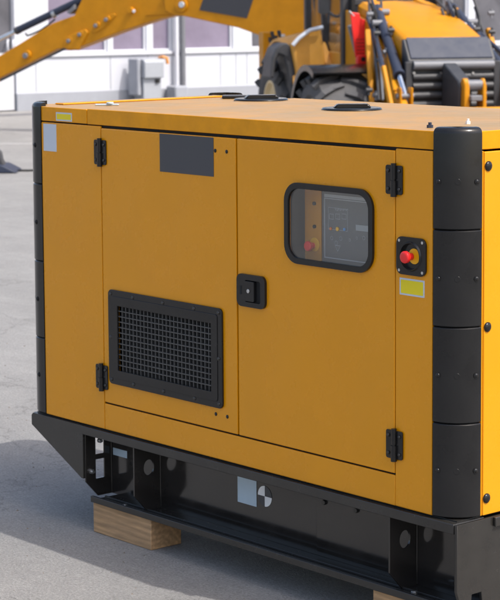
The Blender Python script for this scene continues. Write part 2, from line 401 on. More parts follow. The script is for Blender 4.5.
# --- plaque, plugs, labels
face([rect(-1.274,-1.011,.871,.9955-.006)], -.0012, .0012).build('plaque', M['darkgrey'], d1, bevel=.0004)
for px, py in ((215.6,150.6),(227,151.6),(216.3,414),(227.7,416.7)):
    q = on(px,py,1,0); MB().cyl((q.x,-.001,q.z),(q.x,-.0022,q.z),.0058,n=18).dome((q.x,-.0022,q.z),-Y,.0052,.002,14).build('hole_plug', M['plastic'], d1, smooth=True)
face([rect(-1.906,-1.832,.902,.993)], 0, .0007).build('label', M['lgrey'], lp)
def ylabel(x0,x1,z0,z1,par):
    face([rect(x0,x1,z0,z1)], 0, .0007).build('label_border', M['lgrey'], par)
    face([rect(x0+.005,x1-.005,z0+.005,z1-.005)], -.0007, .0005).build('label', M['ylabel'], par)
face([rect(-1.833,-1.738,1.0075,1.0435)], 0, .0007)
ylabel(-1.832,-1.742,1.006,1.0345,gen)
ylabel(-.218,-.123,.598,.645,rp)

# --- door latch
lx, lz = -.835, .541
lt = face([rrect(lx-.064,lx+.064,lz-.049,lz+.049,.02,6), rrect(lx-.026,lx+.044,lz-.034,lz+.032,.006,3)], -.001, .009).build('latch', M['plastic'], d2, bevel=.004, seg=3)
MB().box(lx-.03,lx+.05,-.0019,-.0011,lz-.04,lz+.04).build('latch_recess', M['dark'], d2)
face([rrect(lx-.024,lx+.018,lz-.031,lz+.029,.004,3)], -.0005, .0125).build('latch_paddle', M['plastic'], d2, bevel=.002)
MB().box(lx-.048,lx-.040,-.0108,-.0098,lz-.013,lz+.013).build('latch_slot', M['dark'], d2)
MB().cyl((lx-.006,-.013,lz),(lx-.006,-.0155,lz),.0062,n=20).build('lock_cylinder', M['steel'], d2, bevel=.0008)

# --- window
wf = face([rrect(-.684,-.316,.643,.879,.056,8), rrect(-.667,-.333,.660,.862,.042,8)], -.001, .009).build('window_frame', M['plastic'], d2, bevel=.004, seg=4)
face([rrect(-.667,-.333,.660,.862,.042,8)], -.002, .003).build('window_pane', M['glass'], d2)
# interior: control panel (seen through the window)
ci = MB(); ci.box(-.74,-.26,.155,.16,.56,.96); ci.box(-.74,-.735,.010,.155,.56,.96); ci.box(-.265,-.26,.010,.155,.56,.96); ci.box(-.735,-.265,.010,.155,.56,.565)
ci.box(-.735,-.265,.010,.155,.955,.96)
ci.build('control_recess', M['panelgrey'], gen)
YP = .06
def ip(x, y, yy=YP): q = on(x, y, 1, yy); return q.x, q.z
cpn = empty('control_panel', (-.5,YP,.7)); cpn.parent = gen; cpn.location = Vector((-.5,YP,.7))-ORG[gen.name]; ORG[cpn.name] = Vector((-.5,YP,.7))
x0, _ = ip(322,230); x1, _ = ip(376,230)
MB().box(x0,-.268,YP,.15,.60,.9).build('control_box', M['panelgrey'], cpn, bevel=.003)
xa, _ = ip(304.5,230); xb, _ = ip(320.5,230)
MB().box(xa,xb,YP+.002,YP+.006,.57,.95).build('yellow_strip', M['mpaint'], cpn)
bt = MB()
for px, py in ((314.3,203.5),(314.5,226.5)):
    u, v = ip(px,py); MB().cyl((u,YP+.002,v),(u,YP-.003,v),.0055,n=14).build('strip_bolt', M['plastic'], cpn, smooth=True)
bt.bm.free()
u, v = ip(313.6,245.5)
MB().cyl((u+.004,YP+.002,v+.003),(u+.004,YP-.001,v+.003),.0205,n=32).build('stop_plate', M['yplastic'], cpn, bevel=.0008)
MB().cyl((u,YP-.001,v),(u,YP-.016,v),.009,n=20).cyl((u,YP-.016,v),(u,YP-.026,v),.0145,n=28).build('stop_button', M['red'], cpn, bevel=.002)
fr = MB(); u0, v1 = ip(324.5,197.5); u1 = -.29; v0 = ip(324.5,257.5)[1]
for a in ((u0,u1,v1-.003,v1),(u0,u1,v0,v0+.003),(u0,u0+.003,v0+.003,v1-.003)): fr.box(a[0],a[1],YP-.0012,YP-.0002,a[2],a[3])
fr.box(u0,u1,YP-.0012,YP-.0002,v1+.002,v1+.011)
def boxline(m, px0, px1, py0, py1, t=.0012):
    q0 = ip(px0,py0); q1 = ip(px1,py1); xx0, xx1, zz0, zz1 = q0[0], q1[0], q1[1], q0[1]
    for a in ((xx0,xx1,zz1-t,zz1),(xx0,xx1,zz0,zz0+t),(xx0,xx0+t,zz0+t,zz1-t),(xx1-t,xx1,zz0+t,zz1-t)): m.box(a[0],a[1],YP-.001,YP-.0003,a[2],a[3])
boxline(fr,328.5,348,207,231.5)
for px in (329.5,335.8,342): boxline(fr, px, px+4.5, 213.5, 219.5)
for i in range(9):
    u, v = ip(336+i*1.5, 209.5+(i%2)*.4); fr.box(u-.0014,u+.0014,YP-.001,YP-.0003,v-.0025,v+.0025)
for cx, cy, r in ((336.5,243,.007),(332,238,.006),(341,238.5,.006),(364,238,.006),(357,238,.004),(350,240,.004)):
    u, v = ip(cx,cy); fr.plate([circ(u,v,r,20),circ(u,v,r-.0011,20)],(0,YP-.0003,0),X,Z,.0007)
u, v = ip(338,247.5); fr.plate([[(u-.012,v+.006),(u,v-.012),(u+.012,v+.006)],[(u-.0098,v+.0048),(u,v-.0098),(u+.0098,v+.0048)]],(0,YP-.0003,0),X,Z,.0007)
fr.build('panel_markings', M['line'], cpn)
u, v = ip(356.5,224.5); u2, v2 = ip(370,232)
MB().box(u,u2,YP-.003,YP,v2,v).build('display', M['lcd'], cpn)
for px, k in ((331.3,'orange'),(338,'yplastic'),(345,'blue')):
    u, v = ip(px,229.3-(345-px)*.05); MB().cyl((u,YP,v),(u,YP-.004,v),.0062 if k == 'yplastic' else .0045,n=18).build('push_button', M[k], cpn, bevel=.0008)

# --- emergency stop
ex, ez = -.1695, .7075
face([rrect(ex-.056,ex+.056,ez-.052,ez+.052,.02,6), circ(ex,ez,.0405,36)], -.001, .006).build('stop_surround', M['plastic'], rp, bevel=.003, seg=3)
# the panel under it is closed; the cup is a raised ring with a sloping wall
cup = MB().lathe((ex,0,ez),-Y,[(.0415,.0065),(.038,.012),(.0365,.012),(.033,.0015),(.0,.0012)],36); cup.build('stop_cup', M['plastic'], rp, smooth=True)
MB().plate([circ(ex+.010,ez+.001,.0215,32)],(0,-.002,0),X,Z,.002).build('stop_ring', M['yplastic'], rp, bevel=.0006)
MB().cyl((ex-.0,-.003,ez),(ex,-.022,ez),.010,n=20).build('stop_stem', M['red'], rp, smooth=True)
MB().cyl((ex,-.022,ez),(ex,-.033,ez),.0165,n=32).dome((ex,-.033,ez),-Y,.0155,.003,28).build('stop_button', M['red'], rp, bevel=.002)
sc = MB()
for s in (-1,1):
    for t in (-1,1): MB().cyl((ex+s*.044,-.0068,ez+t*.041),(ex+s*.044,-.008,ez+t*.041),.0042,n=16).build('stop_screw', M['steel'], rp, smooth=True)
sc.bm.free()

# --- roof fittings
def lifter(cx, cy, ang, big=1):
    m = MB().cyl((cx,cy,1.051),(cx,cy,1.059),.098*big,.094*big,n=48)
    o = m.build('roof_cover', M['plastic'], gen, bevel=.003)
    mt = Matrix.Translation((cx,cy,1.059)) @ Matrix.Rotation(ang,4,'Z')
    k = MB().plate([[(-.060,0),(.062,0),(.052,.012),(-.046,.012)]], (0,.022,0), X, Z, .044)
    bmesh.ops.transform(k.bm, matrix=mt, verts=k.bm.verts)
    k.build('roof_cover_grip', M['plastic'], o, bevel=.004)
lifter(-.985, .548, R(CYA+2)); lifter(-1.64, .735, R(CYA+8), .98)
q = on(243,96.5,2,1.075); MB().plate([rrect(-.085,.085,-.03,.03,.02,5)],(0,0,0),X,Y,.014)
vb = MB().box(-.075,.075,-.03,.03,1.051,1.062, Matrix.Translation((on(243,95.6,2,1.06).x,min(on(243,95.6,2,1.06).y,W_-.075),0)) @ Matrix.Rotation(R(CYA),4,'Z')).build('roof_bracket', M['plastic'], gen, bevel=.004)
for px, py, k, r in ((430,126.3,'bluegrey',.008),(468,122.5,'white',.006)):
    q = on(px,py,2,1.056); MB().cyl((q.x,q.y,1.052),(q.x,q.y,1.060),r*1.1,n=6).cyl((q.x,q.y,1.060),(q.x,q.y,1.067),r*.6,n=14).build('roof_bolt', M[k], rf, smooth=True)
q = on(110,102.6,2,1.06)
MB().box(-.05,.03,-.006,.006,1.051,1.056, Matrix.Translation((q.x,q.y,0)) @ Matrix.Rotation(R(CYA-5),4,'Z')).build('roof_clip', M['lgrey2'], gen, bevel=.002)
MB().cyl((q.x,q.y,1.056),(q.x,q.y,1.062),.012,n=16).build('roof_clip_stud', M['lgrey2'], gen, bevel=.001)

# ================================================================== SKID (part of the generator)
sk = MB()
YW = .108
sk.box(-1.700,-.0005,-.013,YW,-.031,-.003)
skid = sk.build('skid_top_flange', M['satin'], gen, bevel=.002)
skb = MB(); skb.box(-1.668,-.0005,-.002,.008,-.257,-.236); skb.box(-1.668,-.0005,.008,YW+.006,-.257,-.250)
skb.build('skid_bottom_flange', M['satin'], gen, bevel=.0015)
MB().box(-1.66,-.02,.050,.056,-.250,-.243).build('skid_bottom_angle', M['satin'], gen, bevel=.0012)
MB().box(-1.700,-.0005,YW,YW+.006,-.2495,-.0315).build('skid_web', M['black'], gen)
mb = MB().box(-.672,-.258,YW-.005,YW-.0005,-.236,-.046).build('web_plate', M['black'], gen, bevel=.0015)
for px, py in ((326,502),(358,510)):
    q = on(px,py,1,YW); MB().cyl((q.x,YW-.005,q.z),(q.x,YW-.012,q.z),.008,n=6).build('web_bolt', M['satin'], mb, bevel=.001)
# the other long side and cross members
MB().box(-1.700,-.0005,W_-YW,W_+.013,-.031,-.003).build('skid_top_flange', M['satin'], gen, bevel=.002)
MB().box(-1.668,-.0005,W_-YW-.006,W_+.002,-.257,-.236).build('skid_bottom_flange', M['satin'], gen, bevel=.002)
MB().box(-1.700,-.0005,W_-YW-.006,W_-YW,-.2355,-.0315).build('skid_web', M['black'], gen)
MB().box(-1.99,-.01,.012,W_-.012,-.0025,.0).build('skid_deck', M['satin'], gen)
for x in (-1.55,-1.1,-.6,-.15): MB().box(x-.03,x+.03,YW+.007,W_-YW-.007,-.12,-.0315).build('cross_member', M['satin'], gen)
# gussets
def gusset(x, holes, chamf, yf=.0, n='gusset'):
    # plate normal to x : frame ux=Y, uy=Z
    out = [(yf,-.0315),(YW-.0005,-.0315),(YW-.0005,-.2495),(yf+.05,-.2495),(yf+.0,-.195 if chamf else -.2495)]
    return MB().plate([out]+holes, (x,0,0), Y, Z, .006).build(n, M['black'], gen, bevel=.0008)
def hl(px0,px1,py0,py1,x):
    A = on(px0,py0,0,x); B = on(px1,py1,0,x); return [(A.y,B.z),(B.y,B.z),(B.y,A.z+.004),(A.y,A.z)]
gx1, gx3, gx4 = -1.7015, -1.435, -.262
gusset(gx1, [rect(.042,.078,-.108,-.038), rect(.042,.078,-.190,-.125)], 1)
gusset(gx3, [circ(.060,-.108,.021,28,.026)], 1)
gusset(gx4, [circ(.060,-.108,.021,28,.026)], 1)
for x in (-1.689,-1.435,-.262):
    MB().plate([[(W_,-.0315),(W_-YW,-.0315),(W_-YW,-.2355),(W_-.04,-.2355),(W_,-.19)]], (x,0,0), Y, Z, .006).build('gusset', M['black'], gen)
for gx in (gx1, gx3, gx4):
    MB().tube([(gx+.007,YW-.001,-.034),(gx+.0072,YW-.0012,-.10),(gx+.0068,YW-.001,-.17),(gx+.007,YW-.001,-.245)],.0026,8).build('weld_bead', M['satin'], gen, smooth=True)
# end brackets left (triangular cheek plates) and end plates
for y in (-.006, W_-.002):
    MB().plate([[(-2.0,-.012),(-2.0,-.046),(-1.712,-.184),(-1.702,-.184),(-1.702,-.004),(-1.99,-.004)]], (0,y+.008,0), X, Z, .008).build('end_cheek', M['satin'], gen, bevel=.0012)
MB().box(-1.712,-1.7035,YW+.01,W_-.008,-.182,-.013).build('end_plate', M['satin'], gen)
MB().box(-1.995,-1.7005,.0025,YW,-.0115,-.0035).build('end_top_plate', M['satin'], gen)
MB().box(-1.998,-1.99,.003,W_-.003,-.045,-.013).build('end_lip', M['satin'], gen)
e = MB().plate([[(-.012,-.004),(-.012,-.188),(.012,-.255),(.042,-.255),(.048,-.205),(.085,-.205),(.092,-.255),(W_-.092,-.255),(W_-.085,-.205),(W_-.048,-.205),(W_-.042,-.255),(W_-.012,-.255),(W_+.012,-.188),(W_+.012,-.004)]], (0.002,0,0), Y, Z, .010).build('end_plate', M['satin'], gen, bevel=.0015)
MB().box(.0125,.022,.13,W_-.13,-.030,-.004).build('end_lip', M['satin'], gen, bevel=.002)
MB().box(.0125,.020,-.0,.10,-.168,-.163, Matrix.Rotation(0,4,'X')).bm.free()
# stickers and bolts on the web
def webrect(px0,py0,px1,py1,name,m,yy=YW-.0012):
    A = on(px0,py0,1,yy); B = on(px1,py1,1,yy); return MB().box(A.x,B.x,yy,yy+.0008,B.z,A.z).build(name, m, gen)
webrect(237.5,475.5,256.5,507,'label',M['lgrey2']); webrect(113,447.5,127,458.5,'label',M['lgrey2'])
A = on(258.2,497,1,YW); B = on(272,497,1,YW); cx = (A.x+B.x)/2; rad = (B.x-A.x)/2; q = on(265,496.3,1,YW); cz = q.z
for k, (a0, m) in enumerate(((90,'white'),(0,'darkgrey'),(270,'white'),(180,'darkgrey'))):
    pts = [(cx,cz)]+[(cx+rad*math.cos(R(a0+90*i/8)), cz+rad*math.sin(R(a0+90*i/8))) for i in range(9)]
    MB().plate([pts], (0,YW-.0004,0), X, Z, .0009).build('centre_mark', M[m], gen)
for px, py, ax, v in ((99,440.3,0,gx1+.006),(91,471.3,0,gx1+.006)):
    q = on(px,py,ax,v); MB().cyl(q, q+X*.008, .009, n=6).cyl(q+X*.008, q+X*.016, .005, n=12).build('bolt', M['steel'], gen, smooth=True)
q = on(124.5,505.5,2,-.242); MB().cyl((q.x,q.y,-.250),(q.x,q.y,-.238),.009,n=6).build('bolt', M['steel'], gen, bevel=.001)
q = on(414,593.5,2,-.245); MB().cyl((q.x,q.y,-.250),(q.x,q.y,-.238),.009,n=6).build('bolt', M['steel'], gen, bevel=.001)

# loose grit on the yard
gr_ = MB(); rg_ = random.Random(3)
for k in range(260):
    px, py = rg_.uniform(-20,330), rg_.uniform(200,615)
    q = on(px,py,2,GZ)
    if -1.99 < q.x < .03 and -.03 < q.y < .95: continue
    r = rg_.uniform(.0012,.0035)*(1.6 if rg_.random() < .08 else 1)
    gr_.cyl((q.x,q.y,GZ-.001),(q.x+r*.2,q.y+r*.1,GZ+r*rg_.uniform(.5,1)), r, r*.55, n=5)
tag(gr_.build('grit', mat('grit_stone',(.20,.17,.14),.9,vary=.5,nscale=3), off=1), 'loose grit scattered on the concrete', 'grit', kind='stuff')
# ================================================================== TIMBER BLOCKS
def block(x0,x1,y0,y1,label,rz=0):
    c = Vector(((x0+x1)/2,(y0+y1)/2,0)); mt = Matrix.Translation(c) @ Matrix.Rotation(R(rz),4,'Z')
    o = MB().box(-(x1-x0)/2,(x1-x0)/2,-(y1-y0)/2,(y1-y0)/2,GZ,-.2575,mt).build('timber_block', M['wood'], bevel=.003)
    tag(o, label, 'wood block', 'timber blocks under the generator skid'); return o
block(-1.668,-1.355,.008,.133,'pale timber block under the far left end of the black skid')
block(-.330,-.03,.006,.131,'pale timber block under the near corner of the skid, cut by the photo bottom')
block(-1.668,-1.355,W_-.13,W_,'timber block under the far rear end of the skid, hidden from the front')
block(-.330,-.03,W_-.13,W_,'timber block under the near rear end of the skid, hidden from the front')

exec_bg = True
# ================================================================== BUILDING
P0 = on(22,110.3,2,GZ); PZ = P0.z + .27
P1 = on(249,85.4,2,PZ); P1b = on(40,93,2,PZ)
fd = Vector((P1.x-P1b.x, P1.y-P1b.y, 0)).normalized()          # along the facade, to the right
fn = Vector((fd.y, -fd.x, 0))                                     # towards the camera
if fn.dot(CAM-P0) < 0: fn = -fn
FO = Vector((P1b.x, P1b.y, GZ))
bld = empty('building', FO); tag(bld, 'long white industrial building with mauve windows and a grey plinth', 'building')
def fp(px, py, d=0):                                             # pixel -> (along, height) on facade plane moved d towards camera
    q = onplane(px, py, FO+fn*d, fn); return (q-FO).dot(fd), q.z-GZ
FM = Matrix(((fd.x,-fn.x,0,FO.x),(fd.y,-fn.y,0,FO.y),(0,0,1,FO.z),(0,0,0,1)))    # local: x along, y into the building, z up
def fbox(mb, s0, s1, d0, d1, z0, z1): return mb.box(s0,s1,-d1,-d0,z0,z1,FM)
SILL = fp(180,50.3)[1]; LINT = SILL+1.65; PH = .27
sx = lambda px, py=60: fp(px,py)[0]
S_END0, S_END1 = -14, 24
# window layout (pixel columns)
wins = [(47.5,107.5,'curtain'),(112,146.5,'curtain'),(152,172,'curtain'),(184.5,233,'curtain'),(251,268,'darkpane')]
spans = [(sx(a,40), sx(b,40), m) for a, b, m in wins]
s = spans[-1][1]+.12
while s < S_END1-1.2: spans.append((s, s+.95, 'darkpane' if random.random() < .5 else 'curtain')); s += 1.1
doorS = (sx(-34,40), sx(14.5,40))
s = doorS[0]-.5
while s > S_END0+1.2: spans.insert(0, (s-.95, s, 'curtain')); s -= 1.1
spans.sort()
w = MB()
# wall pieces below the sills, above the lintels and between the windows
fbox(w, doorS[1]+.02, S_END1, -.3, 0, PH, SILL); fbox(w, S_END0, doorS[0]-.02, -.3, 0, PH, SILL)
fbox(w, S_END0, S_END1, -.3, 0, LINT+.001, 5.2)
edges = [S_END0]
prev = S_END0
allsp = sorted(spans+[(doorS[0],doorS[1],None)])
for a, b, m in allsp:
    if a-prev > .01: fbox(w, prev, a-.001, -.3, 0, SILL+.0005, LINT)
    prev = b+.001
fbox(w, prev, S_END1, -.3, 0, SILL+.0005, LINT)
fbox(w, S_END0, S_END1, -9, -.301, 0, 5.19)
w.build('wall', M['wallwhite'], bld)
p = MB(); fbox(p, doorS[1]+.02, S_END1, -.3, .02, 0, PH-.001); fbox(p, S_END0, doorS[0]-.02, -.3, .02, 0, PH-.001); p.build('plinth', M['plinth'], bld)
fbox(MB(), S_END0, S_END1, 0, .08, 5.0, 5.25).build('cornice', M['greymetal'], bld)
for a, b, m in spans:
    f = MB(); t = .035
    for q in ((a,b,SILL+.001,SILL+t),(a,b,LINT-t,LINT),(a,a+t,SILL+t,LINT-t),(b-t,b,SILL+t,LINT-t)): fbox(f, q[0],q[1],-.10,-.03,q[2],q[3])
    fr_ = f.build('window_frame', M['framewhite'], bld)
    fbox(MB(), a+t,b-t,-.09,-.075,SILL+t,LINT-t).build('window_pane', M[m], fr_)
# sill band, panel joints
sb = MB(); fbox(sb, doorS[1]+.03, S_END1, 0, .035, SILL-.05, SILL-.005); sb.build('sill', M['framewhite'], bld)
j = MB()
for px in (36,110.5,148,220.5,236,247):
    u = sx(px,75); fbox(j, u-.009, u+.009, .0005, .003, PH+.02, SILL-.07)
ub = fp(100,56)[1]
fbox(j, doorS[1]+.3, S_END1, .0005, .004, ub-.012, ub)
j.build('panel_joint', M['cabinet'], bld)
# entrance door at the left edge
dd = MB(); d0, d1_ = doorS; dz = fp(5,53)[1]
for q in ((d0,d1_,.02,dz),(d0,d1_,2.35,LINT),(d0,d0+.08,dz,2.35),(d1_-.015,d1_,dz,2.35)): fbox(dd, q[0],q[1],-.12,-.04,q[2],q[3])
dd_ = dd.build('entrance_door', M['framewhite'], bld)
fbox(MB(), d0+.08,d1_-.015,-.1,-.09,dz,2.35).build('door_glass', M['darkpane'], dd_)
for px in (10.0,15.5):
    (u, za), (_, zb) = fp(px,40,.03), fp(px,51,.03)
    pts = [FO+fd*u+fn*(-.04)+Z*za, FO+fd*(u-.05)+fn*.05+Z*(za+(zb-za)*.15), FO+fd*(u-.06)+fn*.06+Z*((za+zb)/2), FO+fd*(u-.05)+fn*.05+Z*(zb+(za-zb)*.15), FO+fd*u+fn*(-.04)+Z*zb]
    MB().tube(pts, .018).build('door_handle', M['framewhite'], dd_, smooth=True)
# drainpipes
for px, r, m in ((173.8,.035,'framewhite'),(180,.045,'greymetal')):
    u = sx(px,60); c = FO+fd*u+fn*(.09); zt = 5.0
    o = MB().tube([c+Z*.06+fn*.03, c+Z*.14, c+Z*.3, c+Z*1.5, c+Z*3, c+Z*zt], r, 14)
    o.build('drainpipe', M[m], bld, smooth=True)
# light strip window behind nothing: small concrete foot by the pipe
u = fp(172,88)[0]; tag(fbox(MB(), u-.15, u+.1, .05, .35, 0, .32).build('concrete_foot', M['plinth'], bevel=.03), 'small grey concrete foot beside the drainpipe at the white wall', 'concrete block')
# electrical cabinet
A = fp(140.5,62,.5); B = fp(164,62,.5)
c0 = A[0]; c1 = B[0]; zt = fp(152,58,.5)[1]; zm = fp(152,78,.5)[1]
cab = empty('utility_cabinet', FO+fd*((c0+c1)/2)+fn*.35); tag(cab, 'pale grey utility cabinet on a pedestal in front of the white wall', 'cabinet')
cw = c1-c0
cb = MB(); cb.plate([[(.16,zm),(.16,zt),(.46,zt-.02),(.50,zt-.07),(.50,zm)]], FO+fd*(c1), fn, Z, cw*.82)
cbx = cb.build('cabinet_hood', M['cabinet'], cab, bevel=.012)
fbox(MB(), c0+cw*.2, c1-.02, .14, .44, 0, zm-.001).build('cabinet_body', M['cabinet'], cab, bevel=.008)
fbox(MB(), c0, c0+cw*.17, .10, .40, zm-.28, zt-.01).build('side_box', M['plinth'], cab, bevel=.02)
u, v = fp(157.5,81,.45); fbox(MB(), u-.04, u+.03, .442, .47, v-.03, v+.03).build('cabinet_lock', M['dark'], cab, bevel=.004)
u, v = fp(165,60,.12)
tag(MB().tube([FO+fd*(u-.05)+fn*.02+Z*(v+.03), FO+fd*(u-.02)+fn*.1+Z*(v+.05), FO+fd*(u+.035)+fn*.12+Z*(v+.03), FO+fd*(u+.05)+fn*.12+Z*(v-.06)], .028).build('pipe_elbow', mat('orange_pvc',(.62,.25,.06),.5), smooth=True), 'small orange pipe elbow on the wall behind the grey cabinet', 'pipe')
# flat dark grey strip along the facade and pale joint in the yard
GA = on(0,115.5,2,GZ); GM = Matrix(((fd.x,fn.x,0,GA.x),(fd.y,fn.y,0,GA.y),(0,0,1,GZ),(0,0,0,1)))
tag(MB().box(-20,24,-.17,.17,.001,.006,GM).build('dark_strip', mat('dark_strip_grey',(.12,.12,.13),.9,vary=.3,nscale=4), off=1), kind='structure')
GA = on(0,144,2,GZ); GM = Matrix(((RH.x,FH.x,0,GA.x),(RH.y,FH.y,0,GA.y),(0,0,1,GZ),(0,0,0,1))) @ Matrix.Rotation(R(-3),4,'Z')
tag(MB().box(-14,20,-.05,.05,.001,.005,GM).build('pavement_joint', mat('pale_joint',(.38,.375,.365),.9,vary=.15,nscale=5,bump=.4,bscale=60), off=1), kind='structure')

# ================================================================== BACKHOE LOADER
hd = FH*(-math.cos(R(14)))+RH*math.sin(R(14)); hang = math.atan2(hd.y, hd.x)
gc = CAM+FH*19.2+RH*(202/CF*19.2); gc.z = GZ
ax = gc-hd*.78
mach = empty('backhoe_loader', ax, hang, local=True)
tag(mach, 'yellow backhoe loader facing the camera behind the generator, boom swung to the left', 'backhoe loader')
MI = (Matrix.Translation(ax) @ Matrix.Rotation(hang,4,'Z')).inverted()
def ml(px, py, x=None, y=None, z=None):
    """pixel -> local point on plane x=.., y=.. or z=.."""
    o = MI @ CAM; d = MI.to_3x3() @ ray(px,py)
    k, v = (0,x) if x is not None else ((1,y) if y is not None else (2,z))
    return o+d*((v-o[k])/d[k])
# local axes: +x forward (to camera), y>0 is machine-left = picture right
def wheel(x, y, r, w, n_l):
    root = empty('wheel', (x,y,r)); root.parent = mach; root.location = (x,y,r)
    t = MB().lathe((x,y,r),Y,[(r*.52,-w*.42),(r*.62,-w*.5),(r*.82,-w*.5),(r*.93,-w*.43),(r*.955,-w*.2),(r*.965,0),(r*.955,w*.2),(r*.93,w*.43),(r*.82,w*.5),(r*.62,w*.5),(r*.52,w*.42)],48)
    for i in range(n_l):
        for s in (-1,1):
            a = 2*math.pi*(i+(.5 if s > 0 else 0))/n_l
            pts = []
            for k, (yy, da, hh) in enumerate(((0.03,.12,.985),(.22,.03,1.0),(.42,-.10,.985),(.52,-.16,.90))):
                aa = a+da; pts.append((yy*w*s, aa, hh))
            for (y0,a0,h0),(y1,a1,h1) in zip(pts,pts[1:]):
                p0 = Vector((x+math.cos(a0)*r*h0*.97, y+y0, r+math.sin(a0)*r*h0*.97)); p1 = Vector((x+math.cos(a1)*r*h1*.97, y+y1, r+math.sin(a1)*r*h1*.97))
                t.beam(p0+(p0-p1).normalized()*.01, p1+(p1-p0).normalized()*.01, .055, .07, Vector((math.cos((a0+a1)/2),0,math.sin((a0+a1)/2))))
    ORG[root.name] = Vector((x,y,r))
    t.build('tyre', M['rubber'], root, smooth=True)
    MB().lathe((x,y,r),Y,[(.0,w*.2),(r*.2,w*.2),(r*.25,w*.28),(r*.45,w*.3),(r*.5,w*.44),(r*.54,w*.44),(r*.54,-w*.44),(r*.5,-w*.44),(r*.45,-w*.3),(r*.2,-w*.2),(0,-w*.2)],36).build('rim', M['rimpaint'], root, smooth=True)
fw = ml(335,90,x=0); FWY = fw.y
wheel(0, FWY, .50, .52, 15); wheel(0, -FWY, .50, .52, 15)
rw = ml(283,90,x=-2.15); RWY = rw.y
wheel(-2.15, RWY, .56, .33, 16); wheel(-2.15, -RWY, .56, .33, 16)
# front mudguard over picture-left wheel
def guard(x, y, r, w, a0, a1, name, m, n=14, th=.02, flare=0):
    b = MB(); prev = None
    for i in range(n+1):
        a = R(a0+(a1-a0)*i/n); ring = []
        for yy, rr in ((-w/2,r-.06),(-w/2,r),(w/2,r),(w/2,r-.06),(w/2-th,r-.06),(w/2-th,r-th),(-w/2+th,r-th),(-w/2+th,r-.06)):
            ring.append(b.bm.verts.new((x+math.cos(a)*rr, y+yy, .5*(1 if x == 0 else 1.24)+math.sin(a)*rr)))
        if prev:
            for k in range(8): b.bm.faces.new((prev[k],prev[(k+1)%8],ring[(k+1)%8],ring[k]))
        else: b.bm.faces.new(ring)
        prev = ring
    b.bm.faces.new(prev[::-1]); return b.build(name, m, mach, smooth=True)
for s in (1,-1): guard(0, FWY*s, .60, .60, 62, 165, 'mudguard', M['plastic'])
# chassis
MB().box(-3.0,.6,-.42,.42,.42,.75).build('chassis', M['mdark'], mach, bevel=.02)
MB().cyl((0,-abs(FWY),.5),(0,abs(FWY),.5),.08).cyl((-2.15,-abs(RWY),.62),(-2.15,abs(RWY),.62),.1).build('axles', M['mdark'], mach, smooth=True)
# hood: cross-sections front to back
def loft(secs, name, m, bev=.02):
    b = MB(); prev = None
    for sec in secs:
        ring = [b.bm.verts.new(Vector(v)) for v in sec]
        if prev:
            n = len(ring)
            for k in range(n): b.bm.faces.new((prev[k],prev[(k+1)%n],ring[(k+1)%n],ring[k]))
        else: b.bm.faces.new(ring[::-1])
        prev = ring
    b.bm.faces.new(prev); return b.build(name, m, mach, bevel=bev, seg=3)
gl = ml(408,60,x=.80).y; grr = ml(496,60,x=.80).y
yl, yr = gl, grr
hz1 = ml(440,37.5,x=.62).z; hz2 = ml(430,2,x=-.85).z; gz = ml(450,60,x=.8).z
ym = (yl+yr)/2; hw = (yr-yl)/2
def hsec(x, w, z, zb=.72): return [(x,ym-w,zb),(x,ym-w*1.0,z-.16),(x,ym-w*.95,z-.04),(x,ym-w*.84,z),(x,ym,z+.010),(x,ym+w*.84,z),(x,ym+w*.95,z-.04),(x,ym+w,z-.16),(x,ym+w,zb)]
loft([hsec(.60,hw*.98,hz1),hsec(.1,hw*1.0,hz1+(hz2-hz1)*.42),hsec(-.45,hw*.98,hz1+(hz2-hz1)*.8),hsec(-.95,hw*.95,hz2+.01)], 'hood', M['mpaint'])
# radiator housing
b = MB().plate([[(.605,.62),(.605,hz1-.015),(.64,hz1-.01),(.80,gz),(.80,.62)]], (0,ym-hw,0), X, Z, -2*hw)
b.build('radiator_housing', M['mdark'], mach, bevel=.012)
sl = MB(); d = Vector((.16,0,gz-hz1+.01)); 
sl.plate([[(.648,hz1-.004),(.652,hz1+.006),(.798,gz+.024),(.790,gz+.010)]], (0,ym-hw*.93,0), X, Z, -2*hw*.93).build('top_cover', M['bluegrey'], mach, bevel=.003)
for s in (-1,1): MB().box(.80,.835,ym+s*hw-.035,ym+s*hw+.035,.62,gz-.01).build('grille_side', M['mdark'], mach, bevel=.008)
gb_ = MB().cyl((.835,ym-hw+.04,gz-.045),(.835,ym+hw-.04,gz-.045),.042,n=20).build('grille_bar', M['greymetal'], mach, smooth=True)
for i in range(6):
    z = gz-.155-i*.088
    MB().cyl((.815,ym-hw+.04,z),(.815,ym+hw-.04,z),.036,n=14).build('grille_bar', M['mdark'], mach, smooth=True)
for px, py in ((414,73),(441,73),(473,73)):
    q = ml(px,py,x=.85); MB().cyl((.82,q.y,q.z),(.855,q.y,q.z),.012).build('grille_bolt', M['steel'], mach, smooth=True)
# exhaust/filler on the hood
q = ml(449,6,x=-.5); MB().cyl((-.5,q.y,q.z-.06),(-.5,q.y,q.z+.0),.075,.06).cyl((-.5,q.y,q.z),(-.5,q.y,q.z+.9),.04).build('exhaust', M['greymetal'], mach, smooth=True)
# white patch and screw on the hood
q = ml(466,23.5,x=.0); MB().dome((q.x,q.y,q.z-.012), Z, .075, .03, 18).build('hood_badge', M['white'], mach, smooth=True)
q = ml(421,28.5,x=.25); MB().dome((q.x,q.y,q.z-.008), Z, .03, .02, 14).build('hood_badge', M['lgrey'], mach, smooth=True)
